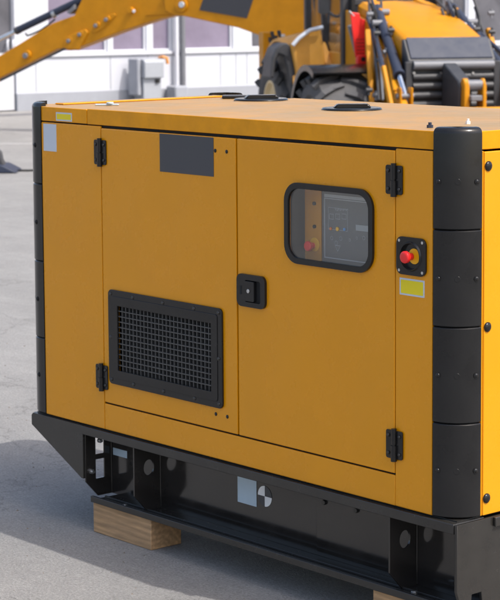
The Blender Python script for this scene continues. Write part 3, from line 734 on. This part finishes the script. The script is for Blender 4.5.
# tower plates beside the hood (loader pivots), loader arms, cylinders -- both sides
def both(fn_):
    for s in (0,1): fn_(s)
def mir(v, s): return Vector((v.x, v.y if s == 0 else 2*ym-v.y, v.z))
def side(s):
    yA = ml(386,50,x=.1).y
    P = lambda px, py, x: mir(ml(px,py,x=x), s)
    # side wall between arm and hood
    MB().plate([[(-1.0,.6),(.35,.6),(.50,.95),(.25,1.25),(-.2,1.5),(-1.0,1.62)]], (0,mir(Vector((0,ym-hw-.06,0)),s).y+.02,0), X, Z, .035).build('side_plate', M['mpaint'], mach, bevel=.008)
    # lift arm
    a0 = P(371,8,-1.0); a1 = P(388,45,.2); a2 = P(397,98,.9)
    la = MB(); la.beam(a0,a1,.09,.22).beam(a1-(a2-a1).normalized()*.06,a2,.09,.20); la.beam(a2, (a2.x+.45,a2.y,.45),.09,.18)
    la.build('lift_arm', M['mpaint'], mach, bevel=.012)
    # big cylinder (dark) with chrome rod and clevis
    c0 = P(377,8,-.3); c1 = P(399.5,76,.85); c2 = P(405.5,96,1.05)
    cy_ = MB().cyl(c0,c1,.047,n=18).cyl(c1-(c1-c0).normalized()*.05,c1,.058,n=18).build('lift_cylinder', M['bluegrey'], mach, smooth=True)
    MB().cyl(c1,c2,.027,n=14).build('piston_rod', M['chrome'], cy_, smooth=True)
    cl = MB()
    for dy in (-.06,.05): cl.box(c2.x-.05,c2.x+.05,c2.y+dy-.012,c2.y+dy+.012,c2.z-.32,c2.z+.08)
    cl.build('clevis', M['mpaint'], mach, bevel=.01)
    MB().cyl((c2.x,c2.y-.09,c2.z),(c2.x,c2.y+.08,c2.z),.025).build('pin', M['greymetal'], mach, smooth=True)
    # second smaller cylinder and hoses
    e0 = P(385,22,-.2); e1 = P(396,62,.55)
    MB().cyl(e0,e1,.025,n=14).build('tilt_cylinder', M['mdark'], mach, smooth=True)
    MB().cyl(P(374,30,.0),P(383,68,.75),.022,n=12).build('steel_pipe', M['bluegrey'], mach, smooth=True)
    for k, (xa, xb) in enumerate(((369,377),(372,381),(381,390))):
        MB().tube([P(xa,0,-.5),P(xa+1,20,-.2),P((xa+xb)/2+1,45,.2),P(xb,70,.6),P(xb+2,100,.8)],.014,8).build('hose', M['mdark'] if k != 1 else M['greymetal'], mach, smooth=True)
    MB().beam(P(383,66,.95),P(391,106,1.1),.04,.05).build('guide_bar', M['mpaint'], mach, bevel=.008)
    MB().beam(P(367.5,30,.1),P(372,106,.5),.05,.05).build('hose_guard', M['mpaint'], mach, bevel=.008)
    # pivot lugs
    for px, py, x in ((384,12,-.2),(377,23,0),(388,25,0)):
        q = P(px,py,x); MB().cyl(q-Y*.05,q+Y*.05,.032,n=14).build('pivot_pin', M['greymetal'], mach, smooth=True)
    q = P(378.5,10,-.25); MB().box(q.x-.08,q.x+.08,q.y-.02,q.y+.02,q.z-.18,q.z+.02).build('pivot_lug', M['mpaint'], mach, bevel=.015)
both(side)
def fittings(s):
    P = lambda px, py, x: mir(ml(px,py,x=x), s)
    for k in range(10):
        px = 366+random.random()*30; py = 2+random.random()*40; q = P(px,py,-.25+.02*k)
        MB().tube([q+Z*.12,q+Vector((.05,.02,.02)),q+Vector((.1,.05,-.12)),q+Vector((.14,.04,-.34)),q+Vector((.2,.07,-.62))],.010+.006*random.random(),8).build('hose', M[random.choice(['mdark','dark','bluegrey'])], mach, smooth=True)
    for px, py in ((370,14),(377,33),(391,30),(386,52),(380,60),(393,70),(369,90),(376,95)):
        q = P(px,py,.1+py*.006); MB().cyl(q-Y*.03,q+Y*.03,.022,n=10).cyl(q-Z*.05,q+Z*.04,.014,n=8).build('hose_fitting', M['mdark' if px % 2 else 'greymetal'], mach, smooth=True)
both(fittings)
# centre linkage in front of the grille
q0 = ml(450,66,x=.95); q1 = ml(461,80,x=1.25)
lk = MB().plate([[(.86,q0.z-.02),(.90,q0.z+.03),(1.30,q1.z),(1.34,q1.z-.06),(1.30,.45),(.86,.45)]], (0,q0.y+.08,0), X, Z, .13)
lk.build('quick_coupler_arm', M['mdark'], mach, bevel=.012)
for px, w_ in ((465,.05),(482,.035)):
    q = ml(px,82,x=1.35); MB().plate([[(1.20,.4),(1.42,.4),(1.42,q.z-.02),(1.38,q.z+.035),(1.33,q.z+.035),(1.24,q.z-.12)]], (0,q.y+.02,0), X, Z, w_).build('coupler_lug', M['mpaint'], mach, bevel=.012)
qa = ml(465,85,x=1.36); qb = ml(484,85,x=1.36); MB().cyl(qa,(qa.x,qb.y,qa.z),.048).build('coupler_pin', M['greymetal'], mach, smooth=True)
qa = ml(475,98,x=1.42); MB().beam(qa-X*.25, qa+X*.05,.11,.05).build('coupler_latch', M['greymetal'], mach, bevel=.008)
# loader bucket on the ground, hidden behind the generator
bp = [(1.75,.03),(2.35,.02),(2.36,.05),(1.85,.10),(1.62,.28),(1.66,.55),(1.80,.72),(1.76,.76),(1.58,.62),(1.52,.25),(1.62,.08)]
MB().plate([bp], (0,ym-1.12,0), X, Z, -2.24).build('loader_bucket', M['mpaint'], mach, bevel=.008)
for y in (ym-1.12, ym+1.10): MB().plate([[(1.60,.06),(2.34,.03),(2.20,.30),(1.80,.70),(1.62,.62),(1.55,.25)]], (0,y,0), X, Z, -.02).build('bucket_cheek', M['mpaint'], mach)
# cab
cx0, cx1 = -1.05, -2.4
cyl_ = ml(345,40,x=cx0).y; cyr = 2*ym-cyl_
cab_ = MB()
pz = lambda: 0
for x, yy, t in ((cx0,cyl_,.085),(cx0,cyr,.085),(-2.45,cyl_,.08),(-2.45,cyr,.08)):
    cab_.box(x-t/2,x+t/2,yy-t/2,yy+t/2,.75,2.72)
cab_.box(cx0-.03,cx0+.03,cyl_+.045,cyr-.045,1.66,1.74); cab_.box(cx0-.03,cx0+.03,cyl_+.045,cyr-.045,2.6,2.7)
for yy in (cyl_,cyr): cab_.box(-2.41,-1.1,yy-.03,yy+.03,2.6,2.68); 
cabo = cab_.build('cab_frame', M['mdark'], mach, bevel=.012)
MB().box(-2.6,-.95,cyl_-.06,cyr+.06,2.72,2.86).build('cab_roof', M['mpaint'], mach, bevel=.04)
MB().box(-2.4,-1.1,cyl_+.05,cyr-.05,.75,.95).build('cab_floor', M['mdark'], mach)
MB().box(-1.3,-1.1,ym-.45,ym+.45,.95,1.45).build('dashboard', M['mdark'], mach, bevel=.03)
MB().box(-2.1,-1.65,ym-.25,ym+.25,.95,1.3).box(-2.15,-2.02,ym-.25,ym+.25,1.3,1.95).build('driver_seat', M['mdark'], mach, bevel=.05)
MB().box(cx0-.006,cx0+.006,cyl_+.045,cyr-.045,1.745,2.59).build('windscreen', M['glass'], mach)
for yy in (cyl_,cyr): MB().box(-2.40,-1.10,yy-.005,yy+.005,.95,2.59).build('side_glass', M['glass'], mach)
# door pillars seen at picture left of the cab
for px, x, t in ((327,-1.75,.05),(319.5,-2.2,.045)):
    a = ml(px-4.5,0,x=x); b2 = ml(px+ (1 if px>325 else 5.5),96,x=x); a = a+(a-b2)*.8
    MB().beam(a,b2,t,t).build('door_pillar', M['mdark'], mach, bevel=.01)
q = ml(323,7,x=-1.4); mm = MB().plate([rrect(q.y-.055,q.y+.055,q.z-.07,q.z+.2,.03)], (-1.4,0,0), Y, Z, .05); mm.build('mirror', M['mdark'], mach, bevel=.015)
MB().tube([(-1.4,q.y,q.z-.0),(-1.35,q.y+.1,q.z-.09),(-1.3,cyl_,q.z-.1)],.015,8).build('mirror_stay', M['mdark'], mach, smooth=True)
q = ml(335,19,x=-1.6); MB().box(-1.65,-1.6,q.y-.07,q.y+.07,q.z-.06,q.z+.05).build('tool_box', M['mdark'], mach, bevel=.015)
q = ml(337,36,x=-1.6); MB().tube([(-1.6,q.y,q.z+.1),(-1.6,q.y+.03,q.z),(-1.6,q.y,q.z-.12)],.03,10).build('door_handle', M['mdark'], mach, smooth=True)
# dark bulkhead and side body between front wheel and cab (picture left)
q0 = ml(352,50,x=-.75).y
MB().box(-1.0,-.9,cyl_+.03,ym-hw,.6,1.75).build('bulkhead', M['dark'], mach)
MB().box(-1.0,-.9,ym+hw,cyr-.03,.6,1.95).build('bulkhead', M['mdark'], mach)
for yy in (cyl_, cyr): MB().box(-2.40,-1.11,yy-.02,yy+.02,.70,1.18).build('cab_side_panel', M['mdust'], mach, bevel=.01)
MB().box(-2.45,-2.41,cyl_+.05,cyr-.05,.95,2.0).build('cab_rear_panel', M['mdark'], mach)
MB().box(-3.35,-2.75,ym-.6,ym+.6,.50,.80).build('swing_frame', M['mpaint'], mach, bevel=.02)
kp = ml(372,40,x=-4.3).y
MB().box(-5.3,-3.36,kp-.2,kp+.2,.70,1.05).box(-5.5,-5.1,kp-.18,kp+.18,1.052,2.1).build('king_post', M['mpaint'], mach, bevel=.04)
# red guard with perforations
A = ml(354,14,x=-.35); B = ml(361,57,x=-.30)
rg = MB(); rg.plate([[(A.y-.045,A.z+.02),(A.y+.045,A.z+.01),(A.y+.06,A.z-.04),(A.y+.115,A.z-.06),(B.y+.065,B.z+.0),(B.y-.05,B.z+.0)]], (-.35,0,0), Y, Z, .03)
A2 = ml(365,62,x=-.3); 
rgo = rg.build('red_safety_strut', M['redpaint'], mach, bevel=.006)
for i in range(4):
    for k in range(5):
        cyy = B.y-.03+.022*i; czz = B.z+.035+.035*k
        MB().cyl((-.3195,cyy,czz),(-.3185,cyy,czz),.006,n=8).build('strut_perforation', M['dark'], rgo)
C1 = ml(357,54,x=-.3); C2 = ml(368,64,x=-.3)
MB().box(-.36,-.28,C1.y,C2.y,C2.z,C1.z-.01).build('red_strut_end', M['redpaint'], mach, bevel=.01)
MB().cyl((-.279,(C1.y+C2.y)/2,(C1.z+C2.z)/2),(-.27,(C1.y+C2.y)/2,(C1.z+C2.z)/2),.022).build('strut_hole', M['dark'], mach)
q = ml(369.5,34,x=-.35); MB().box(-.36,-.33,q.y-.018,q.y+.018,q.z-.13,q.z+.11).build('red_strut_tab', M['redpaint'], mach, bevel=.006)
a = ml(350,25,x=-.45); b2 = ml(357,52,x=-.45); MB().beam(a,b2,.06,.05).build('side_lamp_bar', M['greymetal'], mach, bevel=.01)
a = ml(349,11,x=-.33); b2 = ml(354,16,x=-.33); MB().cyl(a,b2,.012).build('strut_pin', M['steel'], mach, smooth=True)
# fittings behind the red strut
for k in range(9):
    px = 345+random.random()*22; py = 66+random.random()*34; q = ml(px,py,x=-.55-random.random()*.2)
    MB().tube([q,q+Vector((.05,.08,.02)),q+Vector((.1,.12,-.06)),q+Vector((.08,.16,-.2))],.016,8).build('hose', M['mdark'], mach, smooth=True)
# rear fender (yellow, dusty) and its dark rubber edge
def rearfender(s):
    yin = cyl_-.02; yout = ml(290,50,x=-1.6).y
    R0 = .80; b = MB(); prev = None
    for i in range(17):
        a = R(0+150*i/16); c = Vector((-2.15,0,.56))
        ring = []
        for yy, rr in ((yout,R0-.05),(yin,R0+.04),(yin,R0+.01),(yout,R0-.08)):
            ring.append(b.bm.verts.new(mir(Vector((c.x+math.cos(a)*rr*1.0, yy, c.z+math.sin(a)*rr)), s)))
        if prev:
            for k in range(4): b.bm.faces.new((prev[k],prev[(k+1)%4],ring[(k+1)%4],ring[k]))
        else: b.bm.faces.new(ring)
        prev = ring
    b.bm.faces.new(prev[::-1]); 
    # front wall of the fender, sloping forward into the cab side
    b.build('rear_fender', M['mdust'], mach, smooth=True)
rearfender(0); rearfender(1)
# front-facing body panel of fender seen in the photo
pl = [ml(x,y,x=-1.45) for x,y in ((291,45),(297,38),(308,30),(321,27),(324,45),(330,98),(332,130),(299,130),(299,98),(296,70))]
mbp = MB().plate([[(v.y,v.z) for v in pl]], (-1.60,0,0), Y, Z, .15); mbp.build('side_body_panel', M['mdust'], mach, bevel=.03, seg=3)
pm = [Vector((-1.38,v.y,v.z)) for v in (pl[0],pl[1],pl[2],pl[3])]
MB().tube(pm,.022,8).build('panel_edge_strip', M['lgrey'], mach, smooth=True)
bl = [ml(x,y,x=-1.5) for x,y in ((270.5,78),(272,58),(275.5,48.5),(281,44),(287,42.5),(291,47),(294,62),(297,80),(300,110),(292,110),(290,85),(287,66),(283.5,56),(279,54),(276,60),(274,78))]
MB().plate([[(v.y,v.z) for v in bl]], (-1.85,0,0), Y, Z, .35).build('fender_flare', M['mdark'], mach, bevel=.015)
# stabiliser post at the rear left
a = ml(266,32,x=-3.0); b2 = ml(266,110,x=-3.0)
MB().box(-3.1,-2.9,a.y-.06,a.y+.055,.25,a.z).build('stabiliser_leg', M['mpaint'], mach, bevel=.01)
MB().box(-3.2,-2.8,a.y-.2,a.y+.2,.02,.07).cyl((-3,a.y,.07),(-3,a.y,.3),.04).build('stabiliser_foot', M['mdark'], mach, bevel=.005)
MB().box(-3.12,-2.9,a.y+.06,2*ym-a.y,.45,.75).build('rear_frame', M['mpaint'], mach, bevel=.01)
for k,(px,py) in enumerate(((272,34),(276,38),(270,40),(279,33))):
    q = ml(px,py,x=-2.9); MB().tube([q+Z*.03,q,q+Vector((0,.05,-.1)),q+Vector((0,.03,-.25))],.022,8).build('hose', M['mdark'], mach, smooth=True)
q = ml(283,36,x=-2.9); MB().box(-2.95,-2.88,q.y-.03,q.y+.02,q.z-.05,q.z+.02).build('lamp', M['white'], mach, bevel=.005)
# --- backhoe boom, stick, bucket in a vertical plane swung to the picture left
BA = CAM+FH*25.0+RH*(300-250)/CF*25.0; BB = CAM+FH*27.0+RH*(0-250)/CF*27.0
bdir = Vector((BA.x-BB.x, BA.y-BB.y, 0)).normalized(); bn = Vector((bdir.y,-bdir.x,0))
if bn.dot(CAM-BA) < 0: bn = -bn
def bpt(px, py, d=0): return onplane(px,py,BA+bn*d,bn)
M3 = MI.to_3x3()
def bplate(pix, d0, d1, name, m, bev=.01, par=None):
    base = bpt(0,0,d0); pts = []
    for x,y in pix:
        q = bpt(x,y,d0); pts.append(((q-base).dot(bdir), (q-base).z))
    o_ = MI @ base; ux = M3 @ bdir; uy = Z.copy()
    nz = ux.cross(uy); sgn = 1 if nz.dot(M3 @ bn) > 0 else -1
    return MB().plate([pts], o_, ux, uy, sgn*(d1-d0)).build(name, m, par or mach, bevel=bev)
stick = bplate([(-95,122),(-60,93),(0,61),(30,43),(62,23),(84,15),(92,-2),(130,-25),(185,-22),(196,2),(190,14),(170,18),(130,31),(80,50),(68,48),(0,82),(-88,128)], -.12,.12,'stick',M['mpaint'])
bplate([(0,79),(40,59.5),(65,47),(67,49),(40,62),(0,82)], .121,.124,'stick_strip',M['mdark'],0,stick)
bplate([(64,47.5),(66,38),(74,33.5),(86,29),(89,32),(86,38),(80,49.5),(70,49)], .121,.15,'reinforcement',M['mpaint'],.01,stick)
bplate([(92,31),(96,26),(104,18),(114,13),(117,15),(112,20),(104,28),(95,33)], .121,.135,'reinforcement',M['mpaint'],.008,stick)
bplate([(146,15),(150,12),(168,3),(183,-5),(190,-3),(190,12),(183,13.5),(160,14.5)], .121,.135,'reinforcement',M['mpaint'],.008,stick)
def boss(px, py, r, d, l, m, par): q = bpt(px,py,d); MB().cyl(MI@q, MI@(q+bn*l), r, n=20).build('pin_boss', m, par, bevel=.005)
for px, py, r in ((27,55.5,.036),(70,40.8,.025),(81,34.5,.025),(97,25.5,.025),(107.5,19.5,.025)):
    boss(px,py,r,.12,.06,M['greymetal'],stick)
    boss(px+1.0,py-1.2,r*1.5,.12,.035,M['mpaint'],stick)
boss(132,10,.04,.12,.06,M['mpaint'],stick); boss(134,11,.022,.18,.01,M['white'],stick)
boom = bplate([(186,14.5),(198,16),(250,27),(275,36),(290,44),(300,56),(322,62),(334,40),(330,-20),(250,-60),(200,-40),(176,-6),(178,10)], -.17,-.12+.30-.01,'boom',M['mpaint'])
bplate([(205,-6),(199.5,10),(247,18.2),(255,-6)], .171,.175,'boom_plaque',M['darkgrey'],0,boom)
boss(182,5,.085,.172,.03,M['mpaint'],boom); boss(182,4.5,.038,.2,.025,M['lgrey'],boom)
bplate([(309,-20),(312,-20),(318,20),(316,22)], .171,.19,'boom_rib',M['mpaint'],.004,boom)
# bottom wear strip of the stick (lighter edge)
# stick cylinder
def cylp(p, q, r, name, m, par, d=.0): return MB().cyl(MI@bpt(*p,d), MI@bpt(*q,d), r, n=20).build(name, m, par, smooth=True)
sc_ = cylp((17,30.5),(110,-14),.048,'bucket_cylinder',M['bluegrey'],mach,.06)
cylp((-70,73),(17,30.5),.028,'piston_rod',M['chrome'],sc_,.06)
cylp((53,14.2),(56,12.8),.054,'cylinder_collar',M['steel'],sc_,.06)
cylp((16,31),(19,29.6),.052,'cylinder_collar',M['mdark'],sc_,.06)
MB().tube([MI@bpt(*v,.1) for v in ((25.5,33),(27,35.5),(31,34.5),(40,30.5),(48,25),(55,19))],.012,8).build('hose', M['dark'], sc_, smooth=True)
bplate([(72,12),(80,4),(80,9),(75,14)], .0,.14,'cylinder_bracket',M['greymetal'],.006,stick)
# bucket at the end of the stick, resting on the yard outside the picture
bk = bplate([(-118,128),(-100,118),(-82,116),(-70,124),(-74,131),(-92,134),(-104,131.5),(-120,131)], -.3,.3,'digging_bucket',M['mdark'])
MB().tube([MI@bpt(-105,122,0),MI@bpt(-88,108,0),MI@bpt(-70,75,0)],.04).build('bucket_link', M['mdark'], mach, smooth=True)
# metal foot on the yard at the left edge of the picture
FP = on(-14,172,2,GZ); bse = CAM+FH*((FP-CAM).dot(FH))
def fpx(px,py): q = onplane(px,py,FP,-FH); return ((q-FP).dot(RH), max(q.z-GZ,.004))
mf = empty('metal_foot', FP); tag(mf, 'dark blue-grey metal foot lying on the pale yard at the left edge', 'metal foot')
def fplate(pts, d0, d1, name, m, bev=.01, par=mf): return MB().plate([[fpx(*p) for p in pts]], Vector((FP.x,FP.y,GZ))-FH*d0, RH, Z, d1-d0).build(name, m, par, bevel=bev)
fplate([(-24,172),(-22,150),(-14,146),(-3,148),(1,153),(2.5,160),(5,165),(6,172)], -.12,.06,'foot_upright',M['mdark'])
fplate([(-34,172),(-30,167),(0,164),(6,164.5),(11,167),(17,170),(19,172)], -.3,.2,'foot_plate',M['bluegrey'],.015)
MB().tube([Vector((FP.x,FP.y,GZ+.012))+RH*x+FH*y for x,y in ((.28,.02),(.36,.03),(.42,.02),(.50,.05))],.010,8).build('foot_cable', M['dark'], mf, smooth=True)

# ================================================================== WORLD, SUN, CAMERA
w_ = bpy.data.worlds.new('World'); S.world = w_; w_.use_nodes = True
nt = w_.node_tree; bg = nt.nodes['Background']; st = nt.nodes.new('ShaderNodeTexSky'); st.sky_type = 'NISHITA'; st.sun_disc = False
sd = Vector((.688,.163,1)).normalized()
st.sun_elevation = math.asin(sd.z); st.sun_rotation = math.atan2(sd.x, sd.y); st.dust_density = 4; st.air_density = 1.0; st.ozone_density = .2
nt.links.new(st.outputs[0], bg.inputs[0]); bg.inputs[1].default_value = .15
sun = bpy.data.lights.new('sun','SUN'); sun.energy = 2.05; sun.angle = R(.53); sun.color = (1,.965,.92)
so = bpy.data.objects.new('sun', sun); COL.objects.link(so); so.rotation_euler = sd.to_track_quat('Z','Y').to_euler(); so.location = (0,0,20)
cd = bpy.data.cameras.new('camera'); co = bpy.data.objects.new('camera', cd); COL.objects.link(co)
cd.sensor_fit = 'HORIZONTAL'; cd.sensor_width = 36; cd.lens = CF*36/500; cd.shift_y = -(300-CPY)/500; cd.clip_end = 5000
cm = Matrix(((RT.x,UP.x,-FW.x,CAM.x),(RT.y,UP.y,-FW.y,CAM.y),(RT.z,UP.z,-FW.z,CAM.z),(0,0,0,1))); co.matrix_world = cm
cd.dof.use_dof = True; cd.dof.focus_distance = 5.6; cd.dof.aperture_fstop = 15
S.camera = co
S.view_settings.view_transform = 'Standard'; S.view_settings.look = 'None'; S.view_settings.gamma = 1; S.view_settings.exposure = .84
S.render.engine = 'CYCLES'
